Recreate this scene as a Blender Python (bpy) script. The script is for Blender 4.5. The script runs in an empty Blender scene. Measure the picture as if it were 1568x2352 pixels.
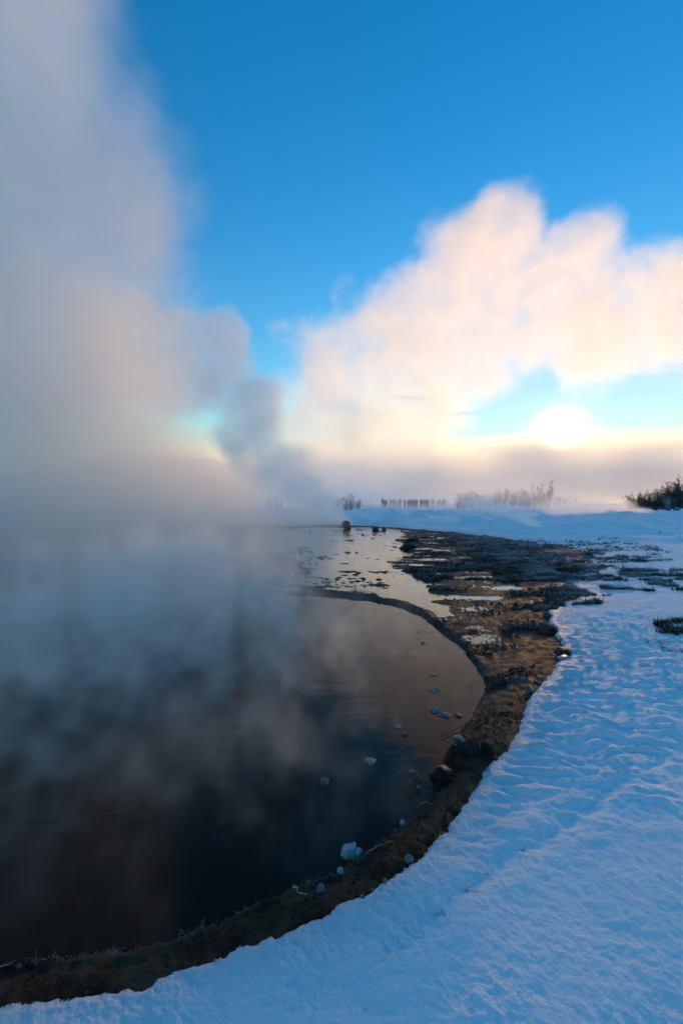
import bpy, math, random
import numpy as np
from mathutils import Vector

R = math.radians
sc = bpy.context.scene
COL = sc.collection

# ------------------------------------------------------------------ camera
EYE = 1.65
F = 1045.0            # focal length in units of a 1568-wide view of the picture
U0, V0 = 784.0, 1152.0  # principal column, horizon row in that view
cam = bpy.data.cameras.new('camera')
camera = bpy.data.objects.new('camera', cam)
COL.objects.link(camera)
camera.location = (0, 0, EYE)
camera.rotation_euler = (R(90), 0, 0)
cam.sensor_fit = 'VERTICAL'
cam.sensor_height = 36
cam.lens = 16
cam.shift_y = -0.0102
cam.clip_start = 0.05
cam.clip_end = 30000
sc.camera = camera

# ------------------------------------------------------------------ sky, sun, exposure
SUN_AZ, SUN_EL = R(25.6), R(7.6)
SUN_DIR = Vector((math.sin(SUN_AZ) * math.cos(SUN_EL), math.cos(SUN_AZ) * math.cos(SUN_EL), math.sin(SUN_EL)))
world = bpy.data.worlds.new('World')
sc.world = world
world.use_nodes = True
wt = world.node_tree
bg = wt.nodes['Background']
sky = wt.nodes.new('ShaderNodeTexSky')
sky.sky_type = 'NISHITA'
sky.sun_disc = False
sky.sun_elevation = SUN_EL
sky.sun_rotation = SUN_AZ
sky.air_density = 1.55
sky.dust_density = 0.01
sky.ozone_density = 4.0
hs = wt.nodes.new('ShaderNodeHueSaturation')
hs.inputs['Saturation'].default_value = 1.3
wt.links.new(sky.outputs[0], hs.inputs['Color'])
# white balance of the clear winter air, and the sun's disc seen through thin cloud
wb = wt.nodes.new('ShaderNodeMix')
wb.data_type = 'RGBA'
wb.blend_type = 'MULTIPLY'
wb.inputs[0].default_value = 1.0
wb.inputs[7].default_value = (1.0, 0.985, 1.06, 1)
wt.links.new(hs.outputs[0], wb.inputs[6])
wgeo = wt.nodes.new('ShaderNodeNewGeometry')
wdot = wt.nodes.new('ShaderNodeVectorMath')
wdot.operation = 'DOT_PRODUCT'
wt.links.new(wgeo.outputs['Incoming'], wdot.inputs[0])
wdot.inputs[1].default_value = -SUN_DIR
wac = wt.nodes.new('ShaderNodeMath'); wac.operation = 'ARCCOSINE'
wt.links.new(wdot.outputs['Value'], wac.inputs[0])
wex = wt.nodes.new('ShaderNodeMath'); wex.operation = 'MULTIPLY'
wt.links.new(wac.outputs[0], wex.inputs[0]); wex.inputs[1].default_value = -1.0 / R(0.6)
wmr = wt.nodes.new('ShaderNodeMath'); wmr.operation = 'EXPONENT'
wt.links.new(wex.outputs[0], wmr.inputs[0])
wdisc = wt.nodes.new('ShaderNodeVectorMath'); wdisc.operation = 'SCALE'
wdisc.inputs[0].default_value = (220.0, 155.0, 85.0)
wt.links.new(wmr.outputs[0], wdisc.inputs['Scale'])
wsum = wt.nodes.new('ShaderNodeVectorMath'); wsum.operation = 'ADD'
wt.links.new(wb.outputs[2], wsum.inputs[0]); wt.links.new(wdisc.outputs[0], wsum.inputs[1])
wt.links.new(wsum.outputs[0], bg.inputs[0])
bg.inputs[1].default_value = 0.15

sun = bpy.data.lights.new('sun', 'SUN')
sun.energy = 2.75
sun.color = (1.0, 0.52, 0.14)
sun.angle = R(5.0)
sun_o = bpy.data.objects.new('sun', sun)
sun_o.rotation_euler = SUN_DIR.to_track_quat('Z', 'Y').to_euler()
COL.objects.link(sun_o)

sc.view_settings.view_transform = 'Standard'
sc.view_settings.look = 'None'
sc.view_settings.exposure = 0.83
sc.view_settings.gamma = 1.0
cy = sc.cycles
cy.use_denoising = True
cy.use_adaptive_sampling = True
cy.adaptive_threshold = 0.04
cy.max_bounces = 12
cy.diffuse_bounces = 2
cy.glossy_bounces = 2
cy.volume_bounces = 8
cy.volume_step_rate = 4.0
cy.volume_max_steps = 256


def at(u, v, y):
    """the point at depth y that shows at (u, v)"""
    return Vector(((u - U0) / F * y, y, EYE - (v - V0) / F * y))


def ground_at(u, v, z=0.0):
    y = (EYE - z) * F / (v - V0)
    return ((u - U0) / F * y, y)


def tag(o, label=None, cat=None, group=None, kind=None):
    if label: o['label'] = label
    if cat: o['category'] = cat
    if group: o['group'] = group
    if kind: o['kind'] = kind
    return o


# ------------------------------------------------------------------ materials
def new_mat(name):
    m = bpy.data.materials.new(name)
    m.use_nodes = True
    return m, m.node_tree, m.node_tree.nodes['Principled BSDF']


def node(nt, kind, **kw):
    n = nt.nodes.new(kind)
    for k, v in kw.items():
        if k in n.inputs.keys():
            n.inputs[k].default_value = v
        else:
            setattr(n, k, v)
    return n


def mix_rgb(nt, fac, a, b, blend='MIX'):
    n = nt.nodes.new('ShaderNodeMix')
    n.data_type = 'RGBA'
    n.blend_type = blend
    for i, x in ((0, fac), (6, a), (7, b)):
        if hasattr(x, 'is_linked'):
            nt.links.new(x, n.inputs[i])
        elif i == 0:
            n.inputs[i].default_value = x
        else:
            n.inputs[i].default_value = (*x, 1)
    return n.outputs[2]


def ramp(nt, x, lo, hi, a=0.0, b=1.0, smooth=True):
    n = nt.nodes.new('ShaderNodeMapRange')
    n.interpolation_type = 'SMOOTHSTEP' if smooth else 'LINEAR'
    nt.links.new(x, n.inputs[0])
    n.inputs[1].default_value = lo; n.inputs[2].default_value = hi
    n.inputs[3].default_value = a; n.inputs[4].default_value = b
    return n.outputs[0]


def noise(nt, vec, scale, detail=3, rough=0.55, dist=0.0):
    n = nt.nodes.new('ShaderNodeTexNoise')
    n.inputs['Scale'].default_value = scale
    n.inputs['Detail'].default_value = detail
    n.inputs['Roughness'].default_value = rough
    n.inputs['Distortion'].default_value = dist
    if vec is not None:
        nt.links.new(vec, n.inputs['Vector'])
    return n.outputs[0]


def bump(nt, h, strength, dist, prev=None):
    n = nt.nodes.new('ShaderNodeBump')
    n.inputs['Strength'].default_value = strength
    n.inputs['Distance'].default_value = dist
    nt.links.new(h, n.inputs['Height'])
    if prev is not None:
        nt.links.new(prev, n.inputs['Normal'])
    return n.outputs[0]


def math_n(nt, op, a, b=None):
    n = nt.nodes.new('ShaderNodeMath')
    n.operation = op
    for i, x in enumerate((a, b)):
        if x is None: continue
        if hasattr(x, 'is_linked'): nt.links.new(x, n.inputs[i])
        else: n.inputs[i].default_value = x
    return n.outputs[0]


def pos_of(nt):
    return nt.nodes.new('ShaderNodeNewGeometry').outputs['Position']


def attr(nt, name):
    return node(nt, 'ShaderNodeAttribute', attribute_name=name).outputs['Fac']


def snow_material():
    m, nt, b = new_mat('snow')
    p = pos_of(nt)
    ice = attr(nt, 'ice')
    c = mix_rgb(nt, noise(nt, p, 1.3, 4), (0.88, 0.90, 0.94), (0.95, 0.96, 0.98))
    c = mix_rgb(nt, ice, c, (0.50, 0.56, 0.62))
    dirt = attr(nt, 'dirt')
    dn = ramp(nt, noise(nt, p, 22, 4, 0.6), 0.42, 0.6)
    c = mix_rgb(nt, math_n(nt, 'MULTIPLY', dirt, dn), c, (0.045, 0.036, 0.03))
    nt.links.new(c, b.inputs['Base Color'])
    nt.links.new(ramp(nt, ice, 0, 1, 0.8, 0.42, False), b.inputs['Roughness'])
    b.inputs['IOR'].default_value = 1.31
    b.inputs['Specular IOR Level'].default_value = 0.22
    n1 = bump(nt, noise(nt, p, 38, 5, 0.65), 0.55, 0.02)
    n2 = bump(nt, noise(nt, p, 260, 2, 0.6), 0.35, 0.004, n1)
    mp = node(nt, 'ShaderNodeMapping')
    mp.inputs['Scale'].default_value = (2.6, 9.5, 1.0)
    mp.inputs['Rotation'].default_value = (0, 0, 0.2)
    nt.links.new(p, mp.inputs['Vector'])
    h = math_n(nt, 'MULTIPLY', noise(nt, mp.outputs[0], 1.0, 4, 0.6), attr(nt, 'rip'))
    n2 = bump(nt, h, 0.9, 0.06, n2)
    nt.links.new(n2, b.inputs['Normal'])
    return m


def mud_material():
    m, nt, b = new_mat('wet_mud')
    p = pos_of(nt)
    n = noise(nt, p, 5.0, 5, 0.65)
    c = mix_rgb(nt, ramp(nt, n, 0.35, 0.65), (0.045, 0.023, 0.015), (0.135, 0.074, 0.048))
    c = mix_rgb(nt, ramp(nt, noise(nt, p, 2.3, 4), 0.52, 0.7), c, (0.060, 0.052, 0.030))
    c = mix_rgb(nt, attr(nt, 'flat'), c, mix_rgb(nt, ramp(nt, n, 0.35, 0.65), (0.045, 0.037, 0.036), (0.110, 0.092, 0.086)))
    fr = attr(nt, 'frost')
    fn = ramp(nt, noise(nt, p, 34, 5, 0.7), 0.47, 0.62)
    c = mix_rgb(nt, math_n(nt, 'MULTIPLY', fr, fn), c, (0.42, 0.44, 0.48))
    nt.links.new(c, b.inputs['Base Color'])
    nt.links.new(ramp(nt, noise(nt, p, 12, 4), 0.35, 0.7, 0.42, 0.8), b.inputs['Roughness'])
    b.inputs['Specular IOR Level'].default_value = 0.02
    n1 = bump(nt, noise(nt, p, 40, 7, 0.72), 0.9, 0.03)
    nt.links.new(n1, b.inputs['Normal'])
    return m


def water_material(name, base, k, wave, spec, tint):
    m, nt, b = new_mat(name)
    p = pos_of(nt)
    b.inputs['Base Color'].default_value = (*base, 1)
    b.inputs['Roughness'].default_value = 0.04
    b.inputs['IOR'].default_value = 1.40
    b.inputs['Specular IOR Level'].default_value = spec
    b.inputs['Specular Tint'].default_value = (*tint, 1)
    mp = node(nt, 'ShaderNodeMapping')
    mp.inputs['Scale'].default_value = (1.0, 2.2, 1.0)
    nt.links.new(p, mp.inputs['Vector'])
    h = noise(nt, mp.outputs[0], k, 3, 0.5, 1.2)
    nt.links.new(bump(nt, h, wave, 0.05), b.inputs['Normal'])
    return m


def plain(name, col, rough=0.7, col2=None, scale=8.0, bumps=0.0, bscale=20.0, bdist=0.02, spec=0.4):
    m, nt, b = new_mat(name)
    tc = nt.nodes.new('ShaderNodeTexCoord').outputs['Object']
    if col2:
        c = mix_rgb(nt, ramp(nt, noise(nt, tc, scale, 5, 0.6), 0.38, 0.62), col, col2)
        nt.links.new(c, b.inputs['Base Color'])
    else:
        b.inputs['Base Color'].default_value = (*col, 1)
    b.inputs['Roughness'].default_value = rough
    b.inputs['Specular IOR Level'].default_value = spec
    if bumps:
        nt.links.new(bump(nt, noise(nt, tc, bscale, 5, 0.65), bumps, bdist), b.inputs['Normal'])
    return m


MAT = {}
MAT['snow'] = snow_material()
MAT['mud'] = mud_material()
MAT['pool'] = water_material('dark_pool_water', (0.014, 0.007, 0.005), 1.1, 0.10, 0.12, (1.0, 0.76, 0.56))  # reddish specular tint colours the blue out of the sky reflection
MAT['stream'] = water_material('shallow_stream_water', (0.060, 0.036, 0.018), 3.0, 0.12, 0.5, (1.0, 0.88, 0.70))  # golden light on the water partly put in as a warm reflection tint

# ------------------------------------------------------------------ numpy noise and distance fields
def _hash(ix, iy, seed):
    h = ix.astype(np.uint32) * np.uint32(374761393) + iy.astype(np.uint32) * np.uint32(668265263) + np.uint32((seed * 1442695041) & 0xffffffff)
    h = (h ^ (h >> np.uint32(13))) * np.uint32(1274126177)
    return ((h ^ (h >> np.uint32(16))) & np.uint32(1023))


_COS = np.cos(np.arange(1024) * (2 * math.pi / 1024)).astype(np.float32)
_SIN = np.sin(np.arange(1024) * (2 * math.pi / 1024)).astype(np.float32)


def perlin(x, y, seed=0):
    x0 = np.floor(x); y0 = np.floor(y)
    fx = (x - x0).astype(np.float32); fy = (y - y0).astype(np.float32)
    x0 = x0.astype(np.int32); y0 = y0.astype(np.int32)
    u = fx * fx * fx * (fx * (fx * 6 - 15) + 10)
    v = fy * fy * fy * (fy * (fy * 6 - 15) + 10)
    def g(ix, iy, dx, dy):
        a = _hash(ix, iy, seed)
        return _COS[a] * dx + _SIN[a] * dy
    a = g(x0, y0, fx, fy); b = g(x0 + 1, y0, fx - 1, fy)
    c = g(x0, y0 + 1, fx, fy - 1); d = g(x0 + 1, y0 + 1, fx - 1, fy - 1)
    return ((a + (b - a) * u) * (1 - v) + (c + (d - c) * u) * v) * 1.5


def fbm(x, y, scale, octaves=4, seed=0, gain=0.5):
    s = 0; amp = 1.0; f = 1.0 / scale
    for i in range(octaves):
        c, k = math.cos(0.65 + 1.1 * i + seed), math.sin(0.65 + 1.1 * i + seed)
        s = s + amp * perlin((x * c - y * k) * f + 17.3 * i, (x * k + y * c) * f - 9.1 * i, seed + i)
        amp *= gain; f *= 2.03
    return s


def sstep(lo, hi, x):
    t = np.clip((x - lo) / (hi - lo), 0, 1)
    return t * t * (3 - 2 * t)


def sdf(px, py, poly):
    d2 = np.full(px.shape, 1e12)
    inside = np.zeros(px.shape, bool)
    n = len(poly)
    for i in range(n):
        ax, ay = poly[i]; bx, by = poly[(i + 1) % n]
        ex, ey = bx - ax, by - ay
        wx, wy = px - ax, py - ay
        t = np.clip((wx * ex + wy * ey) / (ex * ex + ey * ey + 1e-12), 0, 1)
        d2 = np.minimum(d2, (wx - ex * t) ** 2 + (wy - ey * t) ** 2)
        cond = ((ay <= py) & (by > py)) | ((by <= py) & (ay > py))
        with np.errstate(divide='ignore', invalid='ignore'):
            xi = ax + (py - ay) / (by - ay + 1e-15) * ex
        inside ^= cond & (px < xi)
    d = np.sqrt(d2)
    return np.where(inside, -d, d)


def seg_dist(px, py, pts):
    d2 = np.full(px.shape, 1e12)
    for (ax, ay), (bx, by) in zip(pts[:-1], pts[1:]):
        ex, ey = bx - ax, by - ay
        t = np.clip(((px - ax) * ex + (py - ay) * ey) / (ex * ex + ey * ey), 0, 1)
        d2 = np.minimum(d2, (px - ax - ex * t) ** 2 + (py - ay - ey * t) ** 2)
    return np.sqrt(d2)


def gp(pts, z=0.0):
    return [ground_at(u, v, z) for u, v in pts]


# pool shore, near side from left to right, then round the far side
POOL = [(-2.6, 1.66), (-1.8, 1.60)] + gp([(0, 2230), (120, 2214), (230, 2200), (330, 2190), (420, 2160), (520, 2120), (600, 2085), (650, 2052), (700, 2040),
        (780, 2010), (850, 1955), (900, 1920), (960, 1870), (990, 1815), (1015, 1765), (1040, 1700), (1080, 1660), (1100, 1620), (1117, 1580),
        (1095, 1530), (1060, 1490), (1020, 1462), (1000, 1440), (970, 1417), (920, 1397), (870, 1386), (800, 1376), (720, 1369)]) + \
       [(-1.6, 8.3), (-3.2, 8.2), (-5.2, 7.2), (-6.4, 5.2), (-5.6, 3.2), (-4.0, 2.1)]
# everything that is bare of snow: pool, rim, mud flat, stream
BARE = [(-2.9, 1.40), (-1.9, 1.44)] + gp([(0, 2318), (100, 2308), (250, 2290), (330, 2275), (420, 2240), (500, 2208), (600, 2175), (680, 2140), (720, 2120),
        (800, 2080), (850, 2060), (930, 2000), (960, 1978), (1000, 1940), (1050, 1880), (1085, 1825), (1120, 1770), (1170, 1715), (1195, 1680),
        (1208, 1620), (1250, 1560), (1300, 1512), (1290, 1480), (1262, 1440), (1250, 1400)], 0.05) + gp([(1270, 1360), (1290, 1330), (1330, 1300),
        (1345, 1275), (1290, 1256), (1150, 1237), (1040, 1222), (930, 1213), (860, 1208), (800, 1206)], 0.05) + \
       [(-3, 32.5), (-12, 30), (-16, 20), (-14, 9), (-9, 4.5), (-6.2, 2.2), (-4.2, 1.5)]
STREAM = gp([(760, 1352), (850, 1362), (920, 1374), (985, 1398), (1010, 1412), (1000, 1385), (965, 1345), (930, 1318), (890, 1292), (940, 1272), (930, 1255), (900, 1240),
        (925, 1228), (905, 1216), (850, 1211), (790, 1213)]) + [(-2.5, 29), (-3.5, 22), (-2.0, 15), (-0.95, 12), (-0.5, 10.5), (-1.0, 9.4)]
GROOVE = gp([(900, 2160), (1000, 2080), (1080, 2020), (1200, 1940), (1310, 1885), (1420, 1800)], 0.12)
FLAT = gp([(1085, 1600), (1205, 1625), (1250, 1560), (1295, 1505), (1262, 1440), (1250, 1400), (1240, 1350), (1100, 1330), (985, 1335), (960, 1345), (1000, 1385), (1010, 1440), (1060, 1490)])


def terrain(X, Y):
    """height, snow mask, ice, dirt, frost at ground points"""
    D = np.sqrt(X * X + Y * Y)
    # organic outlines: warp the points before measuring
    ws = 0.011 * np.clip(D - 2, 0, 18)
    wx = X + 0.014 * fbm(X, Y, 0.10, 3, 3) + 0.006 * fbm(X, Y, 0.03, 2, 31) + ws * fbm(X, Y, 0.6, 4, 33)
    wy = Y + 0.014 * fbm(X, Y, 0.10, 3, 4) + 0.006 * fbm(X, Y, 0.03, 2, 32) + ws * fbm(X, Y, 0.6, 4, 34)
    dp = sdf(wx, wy, POOL)
    dm = sdf(wx, wy, BARE)
    ds = sdf(wx, wy, STREAM)
    df = sdf(wx, wy, FLAT)
    n1 = fbm(X, Y, 0.9, 5, 11)
    n2 = fbm(X, Y, 0.11, 4, 12)
    n3 = fbm(X, Y, 0.035, 3, 13)
    far = sstep(4, 14, D)
    # bare ground
    rim = 0.012 + 0.045 * sstep(0.0, 0.16, dp) + 0.007 * n2 + 0.004 * n3
    lip = 0.012 * np.exp(-((dp - 0.02) / 0.018) ** 2) * (1 - far)
    streaks = fbm(X * 0.55, Y * 1.7, 0.8, 5, 19)
    flat = 0.015 + 0.020 * streaks + 0.006 * n3 + 0.005 * n2 + 0.035 * sstep(-0.9, -0.1, dm) * sstep(3.0, 4.5, Y)
    heath = 0.06 + 0.06 * n1 + 0.03 * fbm(X, Y, 0.25, 4, 23)
    onflat = sstep(0.15, -0.15, df)
    right = sstep(2.0, 3.6, X - 0.12 * Y) * sstep(6.5, 9, Y)
    bare = rim * (1 - sstep(3.2, 4.2, Y)) + flat * sstep(3.2, 4.2, Y)
    bare = bare * (1 - right * (1 - onflat)) + heath * right * (1 - onflat)
    ridge = seg_dist(wx, wy, gp([(700, 1362), (760, 1362), (850, 1376), (920, 1389), (975, 1408), (1010, 1438), (1065, 1485), (1100, 1535)]))
    bare = bare + 0.034 * np.exp(-(ridge / (0.07 + 0.008 * n2)) ** 2)
    bare = bare * (0.3 + 0.7 * np.where(Y > 3.4, sstep(0.0, 0.07, dp), 1.0))
    bare = bare + lip
    # stream bed with bars that break the surface
    bed = -0.034 + 0.05 * fbm(X * 0.6, Y * 1.3, 0.7, 6, 21, 0.62) + 0.02 * fbm(X, Y, 2.4, 3, 22)
    k = sstep(0.25, -0.25, ds)
    bare = bare * (1 - k) + bed * k
    bare = np.where(dp < 0, np.maximum(-0.45, dp * 0.5 - 0.004 + 0.003 * n3), bare)
    bare = np.where((dp < 0) & (dp > -0.03), dp * 0.4 + 0.006 * n3, bare)
    # snow on top
    patch = fbm(X * 0.55, Y, 1.1, 5, 41) + 0.35 * fbm(X * 0.5, Y, 0.22, 3, 42)
    heathzone = np.exp(-(((X - 0.36 * Y - 1.0) / (0.8 + 0.17 * Y)) ** 2)) * sstep(6.0, 8.5, Y) * sstep(21, 14, Y)
    cover = dm + 0.9 * heathzone * (patch - 0.22)
    cover = cover - 1.3 * heathzone * sstep(0.15, 0.5, patch)
    snowy = cover > 0
    e = np.maximum(cover, 0)
    thick = 0.040 * np.sqrt(np.clip(e / 0.05, 0, 1)) + 0.055 * sstep(0.03, 0.9, e) + 0.05 * sstep(1, 5, e)
    thick = thick * (1 - 0.55 * heathzone)
    # ripples of melted and refrozen snow beside the bank
    ang = X * 0.25 + Y
    ripx = fbm(X, Y, 0.35, 3, 51)
    ripw = 0.09 + 0.012 * np.clip(Y - 2, 0, 8)
    sk = Y + 0.22 * X + 0.05 * ripx
    ripple = 1.25 * fbm(X * 0.30, sk * 1.0, 0.075, 3, 53) + 0.35 * np.sin((sk + 0.10 * fbm(X, Y, 0.5, 2, 54)) * (2 * math.pi / 0.125))
    groove = seg_dist(X + 0.03 * n1, Y + 0.03 * n2, GROOVE)
    side = np.where(dm < 0.75 + 0.25 * Y / 3 + 0.35 * n1 + 0.3 * sstep(4, 8, Y), 1.0, 0.0)
    ripband = sstep(1.25 + 0.32 * np.clip(Y - 2.5, 0, 6), 0.55 + 0.2 * np.clip(Y - 2.5, 0, 6), dm) * sstep(1.7, 2.8, Y) * sstep(8.5, 5, Y)
    rip = sstep(2.6 + 0.35 * np.clip(Y - 2.5, 0, 9), 0.8, dm) * sstep(2.5, 5, Y) * sstep(24, 12, Y)
    snow = bare * 0.0 + 0.045 + thick
    snow = snow + ripband * 0.020 * ripple * sstep(0, 0.15, e) * np.clip(0.55 + 0.12 * Y, 0.7, 1.15)
    near = sstep(12, 5, D) * (0.45 + 0.55 * sstep(-0.35, 0.45, fbm(X, Y, 0.8, 3, 64)))
    snow = snow + near * (0.009 * fbm(X, Y, 0.25, 4, 61) + 0.006 * fbm(X, Y, 0.05, 3, 62) + 0.0022 * fbm(X, Y, 0.017, 2, 63) + 0.012 * n1)
    snow = snow - 0.010 * np.exp(-(groove / 0.04) ** 2) + 0.007 * np.exp(-((groove - 0.10) / 0.07) ** 2)
    # drifts and humps farther out
    hump = np.clip(fbm(X * 0.7, Y, 3.2, 4, 71) + 0.15, 0, 2)
    snow = snow + sstep(14, 26, D) * (0.34 * hump + 0.13 * fbm(X * 0.6, Y, 1.1, 3, 72)) * sstep(0, 2.5, e) * sstep(220, 90, D)
    snow = snow + 0.16 * sstep(0.2, 4, e) * sstep(19, 33, Y + 3.5 * fbm(X, Y, 5.0, 3, 73))
    snow = snow + sstep(35, 47, D) * sstep(20, 26, X) * 0.25
    # edge icing: lumpy beads
    snow = snow + 0.010 * np.clip(fbm(X, Y, 0.03, 2, 81), 0, 1) * np.exp(-e / 0.05) * near
    z = np.where(snowy, snow, bare)
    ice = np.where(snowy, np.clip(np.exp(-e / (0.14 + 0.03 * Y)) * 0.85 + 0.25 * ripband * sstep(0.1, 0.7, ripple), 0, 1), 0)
    spots = seg_dist(X, Y, gp([(1012, 2082), (1013, 2083)], 0.12))
    for (u, v, rr) in ((1080, 2025, .02), (1200, 1940, .012), (1125, 1995, .015)):
        spots = np.minimum(spots, np.hypot(X - ground_at(u, v, .12)[0], Y - ground_at(u, v, .12)[1]) * 0.02 / rr)
    dirt = np.exp(-(spots / 0.022) ** 2)
    edgez = ground_at(1560, 1500, 0.1)
    dirt = np.maximum(dirt, 0.9 * sstep(0.1, 0.4, fbm(X * 0.5, Y * 1.5, 0.35, 4, 46)) * sstep(0.9, 0.2, np.hypot((X - edgez[0] - 0.55) * 0.9, (Y - edgez[1]) * 0.6) + 0.5 * n1))
    heathdirt = heathzone * sstep(0.1, 0.5, patch + 0.55)
    dirt = np.clip(np.maximum(dirt, 0.9 * heathdirt * sstep(-0.2, 0.25, fbm(X * 0.6, Y * 1.4, 0.45, 4, 44))), 0, 1)
    frost = np.clip(sstep(0.4, 1.2, dp) * right * sstep(5, 9, Y) * (1 - 0.95 * onflat), 0, 1)
    return z, snowy, ice, dirt, frost, rip


def ground_z(x, y):
    z = terrain(np.array([x], float), np.array([y], float))[0][0]
    return float(z)


def mesh_np(name, verts, quads, mats, attrs=None, smooth=True):
    me = bpy.data.meshes.new(name)
    nv, nf = len(verts), len(quads)
    k = quads.shape[1]
    me.vertices.add(nv); me.loops.add(nf * k); me.polygons.add(nf)
    me.vertices.foreach_set('co', np.ascontiguousarray(verts, np.float32).ravel())
    me.loops.foreach_set('vertex_index', np.ascontiguousarray(quads, np.int32).ravel())
    me.polygons.foreach_set('loop_start', np.arange(0, nf * k, k, dtype=np.int32))
    me.polygons.foreach_set('loop_total', np.full(nf, k, np.int32))
    me.polygons.foreach_set('use_smooth', np.full(nf, smooth, bool))
    for key, val in (attrs or {}).items():
        a = me.attributes.new(key, 'FLOAT', 'POINT')
        a.data.foreach_set('value', np.ascontiguousarray(val, np.float32))
    me.update(calc_edges=True)
    me.validate()
    for m in mats: me.materials.append(m)
    return me


def link(name, me, parent=None):
    o = bpy.data.objects.new(name, me)
    COL.objects.link(o)
    if parent is not None: o.parent = parent
    return o


def build_ground():
    dense = np.linspace(R(-47), R(47), 800)
    coarse = np.linspace(R(47), R(313), 130)[1:-1]
    ang = np.concatenate([dense, coarse])
    rows = [0.30, 0.5, 0.7, 0.85, 0.97, 1.07, 1.15]
    r = 1.2
    while r < 6000:
        rows.append(r)
        r += min(r * r * 0.0018, r * 0.015)
    rows = np.array(rows)
    A, Rr = np.meshgrid(ang, rows)
    X = Rr * np.sin(A); Y = Rr * np.cos(A)
    z, snowy, ice, dirt, frost, rip = terrain(X.ravel(), Y.ravel())
    nr, na = X.shape
    V = np.stack([X.ravel(), Y.ravel(), z], 1)
    i = np.arange(nr - 1)[:, None] * na + np.arange(na)[None, :]
    j = np.arange(nr - 1)[:, None] * na + (np.arange(na)[None, :] + 1) % na
    Q = np.stack([i, j, j + na, i + na], -1).reshape(-1, 4)
    Q = Q[:, ::-1]
    sn = snowy[Q].sum(1) >= 2
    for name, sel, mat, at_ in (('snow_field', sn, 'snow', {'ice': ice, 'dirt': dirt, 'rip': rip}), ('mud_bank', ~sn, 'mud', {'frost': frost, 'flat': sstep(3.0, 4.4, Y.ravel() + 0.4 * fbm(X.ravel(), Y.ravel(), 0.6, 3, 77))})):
        q = Q[sel]
        used = np.unique(q)
        remap = np.full(len(V), -1, np.int64); remap[used] = np.arange(len(used))
        vv = V[used]; qq = remap[q]
        if name == 'snow_field':   # close the hole under the camera
            pass
        o = link(name, mesh_np(name, vv, qq, [MAT[mat]], {k: v[used] for k, v in at_.items()}))
        tag(o, kind='structure')


build_ground()


def sheet(name, poly, z, mat, cuts=0):
    me = bpy.data.meshes.new(name)
    me.from_pydata([(x, y, z) for x, y in poly], [], [tuple(range(len(poly)))])
    me.materials.append(MAT[mat])
    o = link(name, me)
    # n-gon facing up
    if me.polygons[0].normal.z < 0: me.flip_normals()
    return tag(o, kind='structure')


def grow(poly, d):
    c = np.mean(np.array(poly), 0)
    return [tuple(np.array(p) + (np.array(p) - c) / np.linalg.norm(np.array(p) - c) * d) for p in poly]


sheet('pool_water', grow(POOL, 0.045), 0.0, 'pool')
STREAM_SHEET = gp([(700, 1360), (760, 1360), (850, 1374), (920, 1387), (975, 1406), (1012, 1436), (1065, 1482), (1105, 1530), (1130, 1590), (1195, 1640),
                  (1320, 1500), (1270, 1400), (1330, 1330), (1350, 1262), (1150, 1232), (930, 1208), (800, 1204)]) + [(-6, 33), (-12, 28), (-12, 14), (-6, 9.5), (-1.6, 8.5)]
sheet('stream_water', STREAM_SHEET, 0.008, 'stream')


# ------------------------------------------------------------------ hills on the horizon
def hills():
    m, nt, b = new_mat('snowy_hill')
    p = pos_of(nt)
    c = mix_rgb(nt, ramp(nt, noise(nt, p, 0.006, 6, 0.6), 0.52, 0.7), (0.75, 0.78, 0.83), (0.30, 0.29, 0.30))
    nt.links.new(c, b.inputs['Base Color'])
    b.inputs['Roughness'].default_value = 0.9
    ang = np.linspace(R(-70), R(70), 240)
    rr = np.linspace(0, 1, 26)
    A, T = np.meshgrid(ang, rr)
    D = 1900 + 1700 * T
    X = D * np.sin(A); Y = D * np.cos(A)
    top = 150 * np.exp(-((A + R(18)) / R(11)) ** 2) + 120 * sstep(R(14), R(-10), A) + 50 + 30 * fbm(A * 30, T * 0, 3, 4, 5)
    H = top * np.sin(np.clip(T, 0, 1) * math.pi * 0.5) ** 1.3 + 25 * fbm(X, Y, 420, 5, 6) * T
    V = np.stack([X.ravel(), Y.ravel(), H.ravel() - 2], 1)
    nr, na = X.shape
    i = (np.arange(nr - 1)[:, None] * na + np.arange(na - 1)[None, :])
    Q = np.stack([i, i + 1, i + 1 + na, i + na], -1).reshape(-1, 4)[:, ::-1]
    tag(link('hills', mesh_np('hills', V, Q, [m])), kind='structure')


hills()


# ------------------------------------------------------------------ stones, ice, twigs
from mathutils import noise as mnoise

MAT['rock'] = plain('dark_wet_rock', (0.010, 0.009, 0.009), 0.45, (0.034, 0.030, 0.028), 5.0, 0.7, 18.0, 0.03, 0.12)
MAT['rime_rock'] = plain('rimed_rock', (0.03, 0.03, 0.032), 0.55, (0.17, 0.17, 0.19), 7.0, 0.7, 22.0, 0.03)
MAT['pale_rock'] = plain('pale_sinter', (0.05, 0.047, 0.044), 0.6, (0.26, 0.25, 0.25), 26.0, 0.6, 30.0, 0.02)
MAT['tan_rock'] = plain('tan_sinter', (0.12, 0.09, 0.07), 0.5, (0.36, 0.29, 0.23), 26.0, 0.4, 30.0, 0.02)
MAT['turf'] = plain('dark_turf', (0.014, 0.012, 0.009), 0.9, (0.042, 0.036, 0.026), 12.0, 1.0, 40.0, 0.05)
MAT['twig'] = plain('dead_twig', (0.055, 0.042, 0.030), 0.75, (0.10, 0.08, 0.06), 30.0)
MAT['rimed_twig'] = plain('rimed_twig', (0.16, 0.13, 0.10), 0.6, (0.50, 0.48, 0.46), 40.0)


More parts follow.
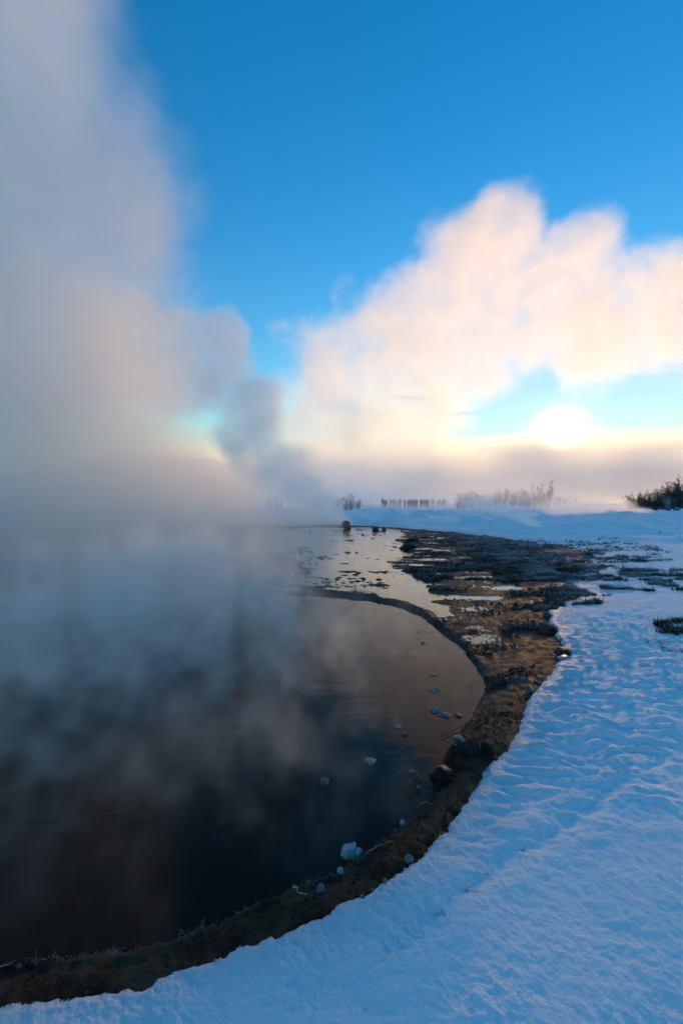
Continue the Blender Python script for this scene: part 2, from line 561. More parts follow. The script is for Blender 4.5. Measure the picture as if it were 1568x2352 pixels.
def ice_material(name, col, rough):
    m, nt, b = new_mat(name)
    tc = nt.nodes.new('ShaderNodeTexCoord').outputs['Object']
    c = mix_rgb(nt, ramp(nt, noise(nt, tc, 30, 4), 0.4, 0.65), col, tuple(min(1, x * 1.5) for x in col))
    nt.links.new(c, b.inputs['Base Color'])
    b.inputs['Roughness'].default_value = rough
    b.inputs['IOR'].default_value = 1.31
    b.inputs['Transmission Weight'].default_value = 0.35
    nt.links.new(bump(nt, noise(nt, tc, 45, 4), 0.5, 0.01), b.inputs['Normal'])
    return m


MAT['ice'] = ice_material('blue_ice', (0.30, 0.42, 0.48), 0.22)
MAT['clear_ice'] = ice_material('clear_ice', (0.17, 0.19, 0.21), 0.10)


def blob_mesh(name, size, seed, mat, rough=0.35, facet=0.0, sub=3, smooth=True):
    import bmesh
    bm = bmesh.new()
    bmesh.ops.create_icosphere(bm, subdivisions=sub, radius=1.0)
    rnd = random.Random(seed)
    off = Vector((rnd.uniform(-50, 50), rnd.uniform(-50, 50), rnd.uniform(-50, 50)))
    planes = []
    if facet:
        for _ in range(9):
            d = Vector((rnd.gauss(0, 1), rnd.gauss(0, 1), rnd.gauss(0, 1))).normalized()
            planes.append((d, rnd.uniform(0.62, 0.9)))
    for v in bm.verts:
        n = v.co.normalized()
        r = 1 + rough * mnoise.fractal(n * 1.3 + off, 0.7, 2.1, 4) + 0.25 * rough * mnoise.noise(n * 6 + off)
        p = n * r
        for d, h in planes:
            k = p.dot(d) - h
            if k > 0: p -= d * k * facet
        v.co = Vector((p.x * size[0], p.y * size[1], p.z * size[2]))
    lo = min(v.co.z for v in bm.verts)
    for v in bm.verts: v.co.z -= lo
    for f in bm.faces: f.smooth = smooth
    me = bpy.data.meshes.new(name)
    bm.to_mesh(me); bm.free()
    me.materials.append(mat)
    return me


def lump(name, label, cat, u, v, w, h, mat, seed, z=None, sink=0.2, aspect=0.8, rough=0.35, facet=0.0, group=None, smooth=True, sub=3, rot=None):
    """w, h: size as it shows, in view units; it stands where its foot (u, v) meets the ground"""
    x, y = ground_at(u, v, z if z is not None else 0.0)
    if z is None:
        z = ground_z(x, y)
        x, y = ground_at(u, v, min(max(z, 0), 0.3))
        z = ground_z(x, y)
    if name in ('ice_floe', 'ice_bead'): w *= 0.82; h *= 0.82
    sx = w / F * y * 0.5; sz = h / F * y * 0.5 * (0.62 if name == 'ice_floe' else 1.0)
    o = link(name, blob_mesh(name, (sx, sx * aspect, sz), seed, MAT[mat], rough, facet, sub, smooth))
    o.location = (x, y, z - sink * 2 * sz)
    o.rotation_euler.z = seed * 1.7 if rot is None else rot
    return tag(o, label, cat, group)


lump('boulder', 'dark rounded boulder standing alone at the head of the stream', 'boulder', 795, 1214, 25, 22, 'rock', 3, z=0.0, facet=0.9, rough=0.5, rot=0.3)
lump('stone', 'wider of two rimed stones at the far end of the golden stream', 'stone', 861, 1219, 19, 10, 'rime_rock', 5, z=0.0, facet=0.5)
lump('stone', 'small rimed stone just right of a wider one at the stream head', 'stone', 882, 1218, 11, 9, 'rime_rock', 6, z=0.0)
lump('turf_hummock', 'dark turf hummock at the tip of the grassy spit in the stream', 'hummock', 937, 1262, 36, 15, 'turf', 7, z=0.0, rough=0.5)
lump('turf_hummock', 'dark hummock on the stream bank above the grassy spit', 'hummock', 945, 1245, 30, 12, 'turf', 8, z=0.0, rough=0.5)
lump('turf_hummock', 'black low hummock amid rimed grass beside the snow', 'hummock', 1298, 1318, 44, 17, 'turf', 9, rough=0.4)
lump('stone', 'black stone with blue ice at its foot where mud flat meets snow', 'stone', 1292, 1506, 40, 18, 'rock', 10, rough=0.4, sink=0.25)
lump('ice_patch', 'small pale blue ice lens under the black stone on the snow edge', 'ice', 1296, 1515, 32, 12, 'ice', 11, sink=0.5)
lump('stone', 'pale tan stone lying on the wet mud flat', 'stone', 1216, 1586, 24, 20, 'tan_rock', 12, facet=0.7, sink=0.1)
lump('stone', 'dark craggy rock standing in the pool near the bank', 'stone', 939, 1806, 52, 38, 'rock', 13, z=-0.01, rough=0.55, facet=0.4)
lump('ice_crumb', 'white ice crumb at the foot of the craggy pool rock', 'ice', 961, 1810, 12, 9, 'clear_ice', 14, z=-0.002)
lump('stone', 'dark rock where the rim juts into the pool', 'stone', 1012, 1794, 50, 34, 'rock', 15, rough=0.5)
lump('stone', 'pale grey rock on the rim at the water edge', 'stone', 1051, 1708, 36, 26, 'pale_rock', 16, facet=0.6, rough=0.3)
lump('stone', 'black lump on the rim right of the pale grey rock', 'stone', 1077, 1728, 48, 30, 'turf', 17, rough=0.5)
lump('stone', 'smaller black lump on the rim nearer the snow', 'stone', 1119, 1728, 32, 24, 'turf', 18, rough=0.5)
lump('stone', 'faint grey stone just breaking the dark pool surface', 'stone', 745, 1800, 28, 16, 'rime_rock', 19, z=-0.012, facet=0.6)
lump('stone', 'pale flat stone set in the brown rim', 'stone', 940, 1975, 24, 22, 'pale_rock', 20, sink=0.45, facet=0.6)
lump('ice_floe', 'topmost thin ice scrap drifting on the golden water', 'ice', 962, 1452, 7, 5, 'rime_rock', 21, z=-0.002)
lump('ice_floe', 'small dark rimed scrap below the topmost floating ice', 'ice', 971, 1478, 11, 8, 'rime_rock', 22, z=-0.002)
lump('ice_floe', 'ragged crust scrap floating above the oval floe', 'ice', 993, 1552, 22, 9, 'pale_rock', 23, z=-0.004, rough=0.5)
lump('ice_floe', 'small oval white rimmed floe on the pool', 'ice', 995, 1587, 30, 12, 'pale_rock', 24, z=-0.004, rough=0.15)
lump('ice_floe', 'left rounded piece of the chain of floes', 'ice', 999, 1634, 30, 18, 'pale_rock', 25, z=-0.004, rough=0.25)
lump('ice_floe', 'middle and lowest piece of the chain of floes', 'ice', 1021, 1645, 32, 14, 'pale_rock', 26, z=-0.004, rough=0.25)
lump('ice_floe', 'right end piece of the chain of floes', 'ice', 1051, 1645, 24, 13, 'rime_rock', 27, z=-0.004, rough=0.3)
lump('ice_floe', 'brownish crust floating above a white crumb in the pool', 'ice', 913, 1671, 22, 10, 'tan_rock', 28, z=-0.004, rough=0.5)
lump('ice_crumb', 'white crumb of ice below the brownish crust', 'ice', 930, 1686, 13, 10, 'clear_ice', 29, z=-0.002)
lump('ice_floe', 'tan ragged crust floating left of the craggy rock', 'ice', 848, 1751, 34, 13, 'tan_rock', 30, z=-0.006, rough=0.5)
lump('ice_bead', 'larger ice bead on the water right of the big ice block', 'ice', 924, 1894, 17, 15, 'ice', 31, z=-0.002)
lump('ice_bead', 'smaller frosted bead beside the larger water bead', 'ice', 908, 1911, 11, 10, 'clear_ice', 32, z=-0.002)
lump('ice_bead', 'glassy ice knob on the rim below the big ice block', 'ice', 781, 2010, 19, 19, 'ice', 33)
lump('ice_bead', 'clear ice dome over turf on the pool rim', 'ice', 736, 2048, 30, 18, 'clear_ice', 34)
lump('ice_bead', 'middle of the three clear beads under the snow lip', 'ice', 858, 2052, 16, 14, 'clear_ice', 35)
lump('ice_bead', 'rightmost of the three clear beads under the snow lip', 'ice', 884, 2038, 17, 13, 'clear_ice', 36)
lump('ice_bead', 'leftmost of the three clear beads under the snow lip', 'ice', 831, 2070, 14, 12, 'clear_ice', 37)
lump('ice_bead', 'blue ice bead high on the rim under the snow lip', 'ice', 1120, 1777, 10, 9, 'ice', 38)
lump('ice_bead', 'bright ice bead at the left end of the rim', 'ice', 44, 2230, 12, 12, 'clear_ice', 39)
lump('ice_bead', 'tiny white bead afloat off the nearest bank', 'ice', 530, 2115, 9, 7, 'clear_ice', 40, z=-0.002)
lump('ice_bead', 'tiny white bead on the water edge of the nearest bank', 'ice', 511, 2150, 8, 8, 'clear_ice', 41)


def ice_block():
    """angular block of blue ice with a smaller splinter grown to its side"""
    import bmesh
    x, y = ground_at(806, 1962, 0)
    root = tag(link('ice_block', None), 'angular pale blue ice block afloat on the dark pool', 'ice')
    root.location = (x, y, -0.012)
    for name, outline, h, tilt in (('slab', [(-.050, -.024), (-.044, .028), (-.012, .036), (.022, .032), (.026, .004), (.016, -.026), (-.018, -.036)], 0.052, 0.010),
                                   ('splinter', [(.018, -.012), (.027, .018), (.050, .030), (.056, .012), (.042, -.008), (.030, -.022)], 0.034, -0.006)):
        bm = bmesh.new()
        lo = [bm.verts.new((a * 0.9, b * 0.9, 0)) for a, b in outline]
        mid = [bm.verts.new((a, b, h * 0.6 + tilt * a * 10)) for a, b in outline]
        hi = [bm.verts.new((a * 0.8 + 0.003, b * 0.8, h + tilt * (a * 18 - b * 10) + 0.004 * math.sin(i * 2.3))) for i, (a, b) in enumerate(outline)]
        n = len(outline)
        for A, B in ((lo, mid), (mid, hi)):
            for k in range(n):
                bm.faces.new((A[k], A[(k + 1) % n], B[(k + 1) % n], B[k]))
        c = bm.verts.new((sum(v.co.x for v in hi) / n, sum(v.co.y for v in hi) / n, h * 1.02))
        for k in range(n): bm.faces.new((hi[k], hi[(k + 1) % n], c))
        bm.faces.new(lo[::-1])
        bmesh.ops.bevel(bm, geom=list(bm.edges), offset=0.0025, segments=1, affect='EDGES')
        bmesh.ops.recalc_face_normals(bm, faces=bm.faces)
        me = bpy.data.meshes.new(name); bm.to_mesh(me); bm.free()
        me.materials.append(MAT['ice'])
        link(name, me, root)


ice_block()


def tube_arrays(paths, sides=4):
    """paths: list of (points, radii) -> verts, quads as arrays"""
    V, Q = [], []
    base = 0
    for pts, rad in paths:
        n = len(pts)
        for i in range(n):
            p = Vector(pts[i])
            d = (Vector(pts[min(i + 1, n - 1)]) - Vector(pts[max(i - 1, 0)]))
            d = d.normalized() if d.length > 1e-9 else Vector((0, 0, 1))
            a = d.cross(Vector((0.3, 0.9, 0.2))).normalized()
            b = d.cross(a)
            for k in range(sides):
                t = 2 * math.pi * k / sides
                V.append(p + (a * math.cos(t) + b * math.sin(t)) * rad[i])
        for i in range(n - 1):
            for k in range(sides):
                k2 = (k + 1) % sides
                Q.append((base + i * sides + k, base + i * sides + k2, base + (i + 1) * sides + k2, base + (i + 1) * sides + k))
        base += n * sides
    return np.array([tuple(v) for v in V]), np.array(Q)


def twig(label, pts, r, mat='twig', lift=0.012):
    w = []
    rnd = random.Random(label)
    for i, (u, v) in enumerate(pts):
        x, y = ground_at(u, v, 0.02)
        w.append(Vector((x, y, max(ground_z(x, y), 0.0) + lift)))
    path = []
    for a, b in zip(w[:-1], w[1:]):
        for t in (0, .33, .66):
            path.append(a.lerp(b, t) + Vector((rnd.uniform(-1, 1), rnd.uniform(-1, 1), rnd.uniform(-.5, 1))) * r * 1.2)
    path.append(w[-1])
    o0 = path[0].copy()
    path = [p - o0 for p in path]
    rad = [r * (1 - 0.7 * i / (len(path) - 1)) for i in range(len(path))]
    V, Q = tube_arrays([(path, rad)], 6)
    o = link('twig', mesh_np('twig', V, Q, [MAT[mat]]))
    o.location = o0
    return tag(o, label, 'twig', 'twigs on the pool rim')


twig('thick pale stick poking in at the left picture edge', [(-30, 2246), (0, 2234), (30, 2221)], 0.0045, 'rimed_twig')
twig('thin dark twig trailing right from the left end of the rim', [(30, 2221), (70, 2210), (104, 2196)], 0.0018)
twig('long straight stalk leaning from the rim out over the water', [(362, 2210), (400, 2178), (440, 2146)], 0.0018)
twig('stubby rimed stick end standing at the water edge', [(672, 2048), (684, 2058), (704, 2072)], 0.0045, 'rimed_twig', 0.02)
twig('fine upright stalk below the stubby rimed stick', [(690, 2072), (688, 2095), (681, 2136)], 0.0013)
twig('forked rimed rootlet reaching over the water beside the rim bend', [(966, 1846), (978, 1853), (990, 1862)], 0.0026, 'rimed_twig', 0.02)
twig('long rimed root along the rim edge right of the ice block', [(830, 1962), (870, 1950), (905, 1938)], 0.0028, 'rimed_twig')
twig('dark root lying along the upper rim', [(1015, 1690), (1060, 1665), (1100, 1640)], 0.003)

# ------------------------------------------------------------------ rootlets, grass
def blades(name, pts, count, h, wd, seed, mats, splay=0.7, lean=0.5):
    rnd = np.random.default_rng(seed)
    P = np.repeat(pts, count, 0)
    n = len(P)
    a = rnd.uniform(0, 2 * np.pi, n)
    hh = h * rnd.uniform(0.45, 1.3, n) * np.repeat(rnd.uniform(0.6, 1.4, len(pts)), count)
    spread = wd * 6
    base = P + np.stack([rnd.normal(0, spread, n), rnd.normal(0, spread, n), np.zeros(n)], 1)
    dirv = np.stack([np.cos(a), np.sin(a), np.zeros(n)], 1)
    side = np.stack([-np.sin(a), np.cos(a), np.zeros(n)], 1) * (wd * rnd.uniform(0.6, 1.4, n))[:, None]
    le = (hh * rnd.uniform(0.1, splay, n))[:, None]
    mid = base + dirv * le * 0.4 + np.array([0, 0, 1]) * (hh * 0.65)[:, None]
    tip = base + dirv * le * (1 + lean) + np.array([0, 0, 1]) * (hh * rnd.uniform(0.75, 1.1, n))[:, None]
    base[:, 2] -= 0.01
    V = np.concatenate([base - side, base + side, mid + side * 0.8, mid - side * 0.8, tip], 0)
    i = np.arange(n)
    T = np.concatenate([np.stack([i, i + n, i + 2 * n], 1), np.stack([i, i + 2 * n, i + 3 * n], 1), np.stack([i + 3 * n, i + 2 * n, i + 4 * n], 1)], 0)
    tipf = np.concatenate([np.zeros(2 * n), np.full(2 * n, 0.6), np.ones(n)])
    return mesh_np(name, V, T, mats, {'tip': tipf}, smooth=False)


def grass_material(name, root, tipc, lo, hi):
    m, nt, b = new_mat(name)
    p = pos_of(nt)
    f = math_n(nt, 'MULTIPLY', ramp(nt, attr(nt, 'tip'), lo, hi), ramp(nt, noise(nt, p, 1.6, 4), 0.35, 0.6))
    nt.links.new(mix_rgb(nt, f, root, tipc), b.inputs['Base Color'])
    b.inputs['Roughness'].default_value = 0.8
    return m


def scatter_heath():
    rnd = np.random.default_rng(8)
    n = 90000
    Y = 1.0 / rnd.uniform(1 / 27.0, 1 / 5.2, n)
    X = rnd.uniform(0.02, 0.78, n) * Y
    z, snowy, ice, dirt, frost, rip = terrain(X, Y)
    dm = sdf(X, Y, BARE); dp = sdf(X, Y, POOL); df = sdf(X, Y, FLAT); ds = sdf(X, Y, STREAM)
    clump = fbm(X * 0.5, Y, 1.0, 4, 91)
    df = df + 0.55 * fbm(X * 0.6, Y, 0.9, 4, 97) * sstep(5, 8, Y)
    heath = (~snowy) & (dp > 0.5) & (df > 0.0) & (ds > 0.1) & (z > 0.012)
    on_flat = (~snowy) & (df < 0) & (z > 0.02) & (dp > 0.35)
    inpatch = snowy & (dirt > 0.22)
    keep = (heath & (clump > -0.25)) | (inpatch & (clump > -0.3)) | (on_flat & (clump > 0.25) & (rnd.uniform(0, 1, n) < 0.25))
    # sparse clumps poking through the open snow on the right
    lone = snowy & (dm > 0.3) & (Y < 24) & (fbm(X * 0.45, Y * 1.3, 0.8, 4, 95) + 0.20 * sstep(0.55, 0.75, X / Y) > 0.90)
    keep |= lone
    P = np.stack([X, Y, z], 1)[keep]
    fr = (frost[keep] > 0.5) | (rnd.uniform(0, 1, keep.sum()) < 0.3)
    far = P[:, 1] > 11
    ga = grass_material('rimed_grass', (0.030, 0.026, 0.022), (0.52, 0.56, 0.62), 0.2, 0.9)
    gb = grass_material('dead_grass', (0.016, 0.014, 0.011), (0.085, 0.070, 0.052), 0.1, 1.0)
    A = P[fr & (rnd.uniform(0, 1, len(P)) < 0.8)]; B = P[~fr]
    print('grass tufts', len(A), len(B))
    tag(link('rimed_grass', blades('rimed_grass', A, 6, 0.055, 0.0038, 1, [ga])), kind='stuff')
    tag(link('dead_grass', blades('dead_grass', B, 6, 0.045, 0.0035, 2, [gb], 1.2)), kind='stuff')
    # pale rootlets along the pool edge
    n = 60000
    X = rnd.uniform(-1.6, 1.6, n); Y = rnd.uniform(1.4, 7.0, n)
    d = sdf(X, Y, POOL)
    k = (d > -0.010) & (d < 0.016)
    X, Y = X[k], Y[k]
    z = np.maximum(terrain(X, Y)[0], 0)
    gc = grass_material('rimed_rootlets', (0.05, 0.04, 0.03), (0.42, 0.36, 0.30), 0.1, 1.0)
    tag(link('shore_rootlets', blades('shore_rootlets', np.stack([X, Y, z], 1), 4, 0.0065, 0.0010, 3, [gc], 2.2, 1.0)), kind='stuff')
    # clods and frozen scraps standing in the shallow stream
    n = 5000
    Y = 1.0 / rnd.uniform(1 / 27.0, 1 / 7.9, n); X = rnd.uniform(-2.6, 2.6, n)
    d = sdf(X, Y, STREAM)
    c = fbm(X * 0.7, Y, 1.6, 3, 101) + 0.5 * np.exp(-((X + 0.6) / 0.8) ** 2) * sstep(16, 10, Y)
    k = (d < 0.05) & (c > 0.42)
    X, Y = X[k][:420], Y[k][:420]
    m = len(X)
    sz = 0.012 + 0.055 * rnd.uniform(0, 1, m) ** 2.5 * np.clip(Y / 12, 0.7, 1.6)
    V = []
    for ox, oy, oz in ((1, 0, 0), (.3, .5, .2), (-.5, .55, .1), (-1, .1, 0), (-.4, -.5, .15), (.5, -.55, .1), (-.1, .05, .55)):
        j = rnd.uniform(0.6, 1.35, m)
        V.append(np.stack([X + sz * j * ox * 1.6, Y + sz * j * oy, 0.004 + sz * j * oz], 1))
    V = np.concatenate(V, 0); i = np.arange(m)
    T = np.concatenate([np.stack([i + a_ * m, i + ((a_ + 1) % 6) * m, i + 6 * m], 1) for a_ in range(6)], 0)
    tag(link('stream_clods', mesh_np('stream_clods', V, T, [plain('clod', (0.012, 0.010, 0.009), 0.7, (0.05, 0.045, 0.042), 20.0)], smooth=False)), kind='stuff')
    # crumbs of turf and gravel on the rim
    n = 40000
    X = rnd.uniform(-1.9, 1.9, n); Y = rnd.uniform(1.3, 5.0, n)
    Y[n // 2:] = 1.0 / rnd.uniform(1 / 15.0, 1 / 3.4, n - n // 2); X[n // 2:] = rnd.uniform(0.08, 0.55, n - n // 2) * Y[n // 2:]
    d = sdf(X, Y, POOL); e = sdf(X, Y, BARE)
    k = (d > 0.01) & (e < -0.012) & ((Y < 3.4) | (fbm(X * 0.5, Y, 0.5, 4, 99) > 0.12)) & (sdf(X, Y, STREAM) > 0.05)
    X, Y = X[k], Y[k]
    sel = rnd.permutation(len(X))[:9000]; X, Y = X[sel], Y[sel]
    z = terrain(X, Y)[0]
    m = len(X)
    s = 0.0016 + 0.009 * rnd.uniform(0, 1, m) ** 3 * (0.7 + 0.30 * Y)
    oct_ = np.array([(1, 0, 0), (-.2, .9, .1), (-.9, -.3, 0), (.2, -.8, .1), (0, .1, .8)], float)
    a = rnd.uniform(0, 6.28, m)
    ca, sa = np.cos(a), np.sin(a)
    V = []
    for o_ in oct_:
        jit = rnd.uniform(0.7, 1.3, m)
        V.append(np.stack([X + s * jit * (o_[0] * ca - o_[1] * sa), Y + s * jit * (o_[0] * sa + o_[1] * ca), z + s * jit * o_[2]], 1))
    V = np.concatenate(V, 0)
    i = np.arange(m)
    T = np.concatenate([np.stack([i + c * m, i + ((c + 1) % 4) * m, i + 4 * m], 1) for c in range(4)], 0)
    tag(link('turf_crumbs', mesh_np('turf_crumbs', V, T, [plain('turf_crumb', (0.022, 0.014, 0.009), 0.8, (0.080, 0.050, 0.033), 60.0, spec=0.05)], smooth=False)), kind='stuff')


scatter_heath()

# ------------------------------------------------------------------ bare shrubs
def shrub_meshes(seed, h, stems, twigs, spread):
    rnd = random.Random(seed)
    thick, fine = [], []
    for s in range(stems):
        a = rnd.uniform(0, 2 * math.pi)
        out = rnd.uniform(0.1, 1.0) * spread
        hh = h * rnd.uniform(0.45, 1.08) * (1 - 0.25 * out / max(spread, .01))
        p = Vector((math.cos(a), math.sin(a), 0)) * rnd.uniform(0, 0.25)
        pts = [p.copy()]
        steps = 6
        for i in range(steps):
            t = (i + 1) / steps
            pts.append(Vector((p.x + math.cos(a) * out * t ** 1.2 + rnd.gauss(0, .05), p.y + math.sin(a) * out * t ** 1.2 + rnd.gauss(0, .05), hh * t)))
        r0 = rnd.uniform(0.016, 0.03)
        thick.append((pts, [r0 * (1 - 0.75 * i / steps) for i in range(steps + 1)]))
        for k in range(twigs):
            t = rnd.uniform(0.04, 1.0)
            i = min(int(t * steps), steps - 1)
            q = pts[i].lerp(pts[i + 1], t * steps - i)
            b = rnd.uniform(0, 2 * math.pi)
            ln = rnd.uniform(0.25, 0.7) * (1.15 - 0.6 * t) * h / 3
            d = Vector((math.cos(b) * .8, math.sin(b) * .8, rnd.uniform(0.5, 1.3))).normalized()
            e = q + d * ln
            fine.append(([q, q.lerp(e, .5) + Vector((rnd.gauss(0, .02), rnd.gauss(0, .02), 0.01)), e], [0.012, 0.010, 0.006]))
            for _ in range(3):
                tt = rnd.uniform(0.25, 0.95)
                f = q.lerp(e, tt)
                b2 = rnd.uniform(0, 2 * math.pi)
                g = f + Vector((math.cos(b2) * .6, math.sin(b2) * .6, rnd.uniform(0.4, 1.2))).normalized() * ln * rnd.uniform(.25, .55)
                fine.append(([f, g], [0.009, 0.005]))
    return tube_arrays(thick, 4), tube_arrays(fine, 3)


MAT['dark_bark'] = plain('dark_bark', (0.030, 0.024, 0.022), 0.85, (0.060, 0.050, 0.045), 3.0)
MAT['dark_twigs'] = plain('dark_twigs', (0.055, 0.050, 0.050), 0.85, (0.15, 0.145, 0.15), 1.5)
MAT['rime_twigs'] = plain('rime_twigs', (0.16, 0.15, 0.16), 0.85, (0.42, 0.44, 0.48), 1.2)
SHRUBS = {}
for key, args, mats in (('thick', (11, 3.0, 32, 26, 1.1), ('dark_bark', 'dark_twigs')), ('thick2', (12, 3.0, 34, 26, 1.35), ('dark_bark', 'dark_twigs')),
                        ('rime', (13, 3.0, 17, 20, 1.0), ('rime_twigs', 'rime_twigs')), ('rime2', (14, 3.0, 13, 22, 1.3), ('dark_bark', 'rime_twigs'))):
    (V1, Q1), (V2, Q2) = shrub_meshes(*args)
    SHRUBS[key] = (mesh_np('stems', V1, Q1, [MAT[mats[0]]]), mesh_np('twigs', V2, Q2, [MAT[mats[1]]]))


def shrub(kind, label, group, u, y, h, rot=0.0):
    x = (u - U0) / F * y
    o = tag(link('bare_shrub', None), label, 'shrub', group)
    o.location = (x, y, ground_z(x, y) - 0.03)
    o.rotation_euler.z = rot
    k = h / 3.0
    o.scale = (k * 1.05, k * 1.05, k)
    st, tw = SHRUBS[kind]
    link('stems', st, o); link('twigs', tw, o)
    return o


# dark thicket on the right, from its open left end outwards
for i, (u, y, h, kd) in enumerate([(1447, 50, 1.9, 'thick'), (1466, 49, 2.3, 'thick2'), (1486, 51, 2.4, 'thick'), (1503, 49, 2.3, 'thick2'), (1521, 52, 2.9, 'thick'),
                                   (1536, 50, 3.0, 'thick2'), (1551, 53, 3.7, 'thick'), (1566, 50, 3.6, 'thick2'), (1586, 53, 4.0, 'thick'), (1610, 51, 3.9, 'thick2')]):
    nth = ['leftmost', 'second', 'third', 'fourth', 'fifth', 'sixth', 'seventh', 'eighth', 'ninth', 'tenth'][i]
    shrub(kd, '%s shrub%s of the dark bare thicket at the right edge' % (nth, '' if i == 0 else ' from the left'), 'dark thicket on the right', u, y, h, i * 1.3)
shrub('rime', 'short white rimed shrub in front of the dark thicket', None, 1532, 46, 1.6, 0.7)
nths = ['leftmost', 'second', 'third', 'fourth', 'fifth', 'sixth', 'seventh', 'eighth', 'ninth', 'tenth', 'eleventh', 'twelfth', 'thirteenth', 'fourteenth']
for i, (u, y, h, kd) in enumerate([(1052, 74, 2.0, 'rime2'), (1066, 73, 3.3, 'rime'), (1084, 75, 3.2, 'rime2'), (1103, 72, 2.6, 'rime'), (1122, 74, 2.4, 'rime2'), (1140, 72, 3.0, 'rime'),
                                   (1158, 74, 3.3, 'rime2'), (1176, 71, 3.3, 'rime'), (1194, 73, 3.4, 'rime2'), (1210, 71, 3.2, 'rime'), (1228, 74, 3.7, 'rime2'), (1243, 72, 3.0, 'rime'),
                                   (1258, 74, 4.4, 'rime2'), (1276, 72, 2.3, 'rime')]):
    shrub(kd, '%s pale shrub%s of the misty row beneath the sun' % (nths[i], '' if i == 0 else ' from the left'), 'misty shrubs beneath the sun', u, y, h, i * 2.1)
for i, (u, y, h, kd) in enumerate([(722, 82, 3.0, 'rime2'), (738, 80, 2.8, 'rime'), (756, 81, 2.6, 'rime2'), (775, 79, 2.3, 'rime'), (794, 66, 2.2, 'rime2'), (806, 64, 2.6, 'rime2'), (822, 68, 1.9, 'rime')]):
    shrub(kd, '%s bare shrub%s of the snowy bank behind the boulder' % (nths[i], '' if i == 0 else ' from the left'), 'shrubs behind the boulder', u, y, h, i * 1.7)


# ------------------------------------------------------------------ people
MAT['skin'] = plain('skin', (0.45, 0.28, 0.20), 0.6)
COATS = {}
for nm, c in (('charcoal', (0.022, 0.022, 0.026)), ('olive', (0.045, 0.042, 0.030)), ('navy', (0.016, 0.020, 0.038)), ('grey', (0.13, 0.13, 0.14)), ('maroon', (0.060, 0.020, 0.020)), ('black', (0.012, 0.012, 0.013))):
    COATS[nm] = plain(nm + '_cloth', c, 0.9, tuple(x * 1.5 for x in c), 14.0)


def person_mesh(pose):
    """one continuous clothed body grown over a skeleton"""
    V, E, RAD = [], [], []
    def add(p, r, parent=None):
        V.append(p); RAD.append(r)
        if parent is not None: E.append((parent, len(V) - 1))
        return len(V) - 1
    hip = add((0, 0, 0.93), (0.17, 0.125))
    waist = add((0, 0, 1.12), (0.175, 0.13), hip)
    chest = add((0, 0, 1.34), (0.19, 0.135), waist)
    neck0 = add((0, 0.0, 1.47), (0.085, 0.08), chest)
    neck = add((0, 0.01, 1.53), (0.062, 0.062), neck0)
    head = add((0, 0.02, 1.62), (0.085, 0.10), neck)
    add((0, 0.02, 1.71), (0.075, 0.09), head)
    lean = {'stand': 0, 'turn': 0, 'phone': 0, 'stride': 0.12}[pose]
    for s in (-1, 1):
        th = add((s * 0.10, 0, 0.82), (0.105, 0.11), hip)
        kn = add((s * 0.115, (0.02 + s * lean), 0.48), (0.075, 0.08), th)
        an = add((s * 0.125, s * lean * 1.1 - 0.02, 0.10), (0.058, 0.062), kn)
        add((s * 0.135, s * lean * 1.1 + 0.13, 0.045), (0.05, 0.045), an)
        sh = add((s * 0.21, 0, 1.41), (0.085, 0.085), chest)
        if pose == 'phone':
            el = add((s * 0.29, 0.10, 1.16), (0.062, 0.062), sh)
            wr = add((s * 0.10, 0.34, 1.36), (0.045, 0.045), el)
            add((s * 0.05, 0.38, 1.43), (0.04, 0.045), wr)
        elif pose == 'turn':
            el = add((s * 0.31, 0.02, 1.14), (0.062, 0.062), sh)
            wr = add((s * 0.17, 0.16, 0.98), (0.048, 0.048), el)
            add((s * 0.11, 0.17, 0.95), (0.045, 0.04), wr)
        else:
            el = add((s * 0.285, -0.02, 1.13), (0.062, 0.062), sh)
            wr = add((s * 0.285, 0.05, 0.89), (0.047, 0.047), el)
            add((s * 0.275, 0.07, 0.79), (0.042, 0.045), wr)
    me = bpy.data.meshes.new('skeleton')
    me.from_pydata(V, E, [])
    o = bpy.data.objects.new('skeleton', me)
    COL.objects.link(o)
    o.modifiers.new('skin', 'SKIN')
    for i, sv in enumerate(me.skin_vertices[0].data):
        sv.radius = RAD[i]
        sv.use_root = (i == 0)
    ss = o.modifiers.new('sub', 'SUBSURF'); ss.levels = 1; ss.render_levels = 1
    bpy.context.view_layer.update()
    dg = bpy.context.evaluated_depsgraph_get()
    body = bpy.data.meshes.new_from_object(o.evaluated_get(dg))
    bpy.data.objects.remove(o)
    body.name = 'body'
    body.materials.clear()
    for _ in range(3): body.materials.append(MAT['skin'])
    for p in body.polygons:
        c = p.center
        p.use_smooth = True
        p.material_index = 0 if (c.z > 1.53 and c.y > 0.02) else (1 if c.z > 0.80 else 2)
    return body


def hood_mesh(kind):
    rows = {'hood': [(0.0, 1.785), (0.055, 1.775), (0.10, 1.73), (0.118, 1.66), (0.118, 1.58), (0.12, 1.52), (0.15, 1.47)],
            'hat': [(0.0, 1.83), (0.03, 1.825), (0.07, 1.80), (0.10, 1.75), (0.108, 1.69), (0.110, 1.665)]}[kind]
    n = 14
    V = []
    for r, z in rows:
        for k in range(n):
            a = 2 * math.pi * k / n
            cut = 0.35 if (kind == 'hood' and math.sin(a) > 0.75 and 1.5 < z < 1.72) else 1.0
            V.append((math.cos(a) * r, 0.015 + math.sin(a) * r * 1.08 * cut, z))
    Q = [(i * n + k, i * n + (k + 1) % n, (i + 1) * n + (k + 1) % n, (i + 1) * n + k) for i in range(len(rows) - 1) for k in range(n)]
    return mesh_np(kind, np.array(V), np.array(Q)[:, ::-1], [MAT['skin']])


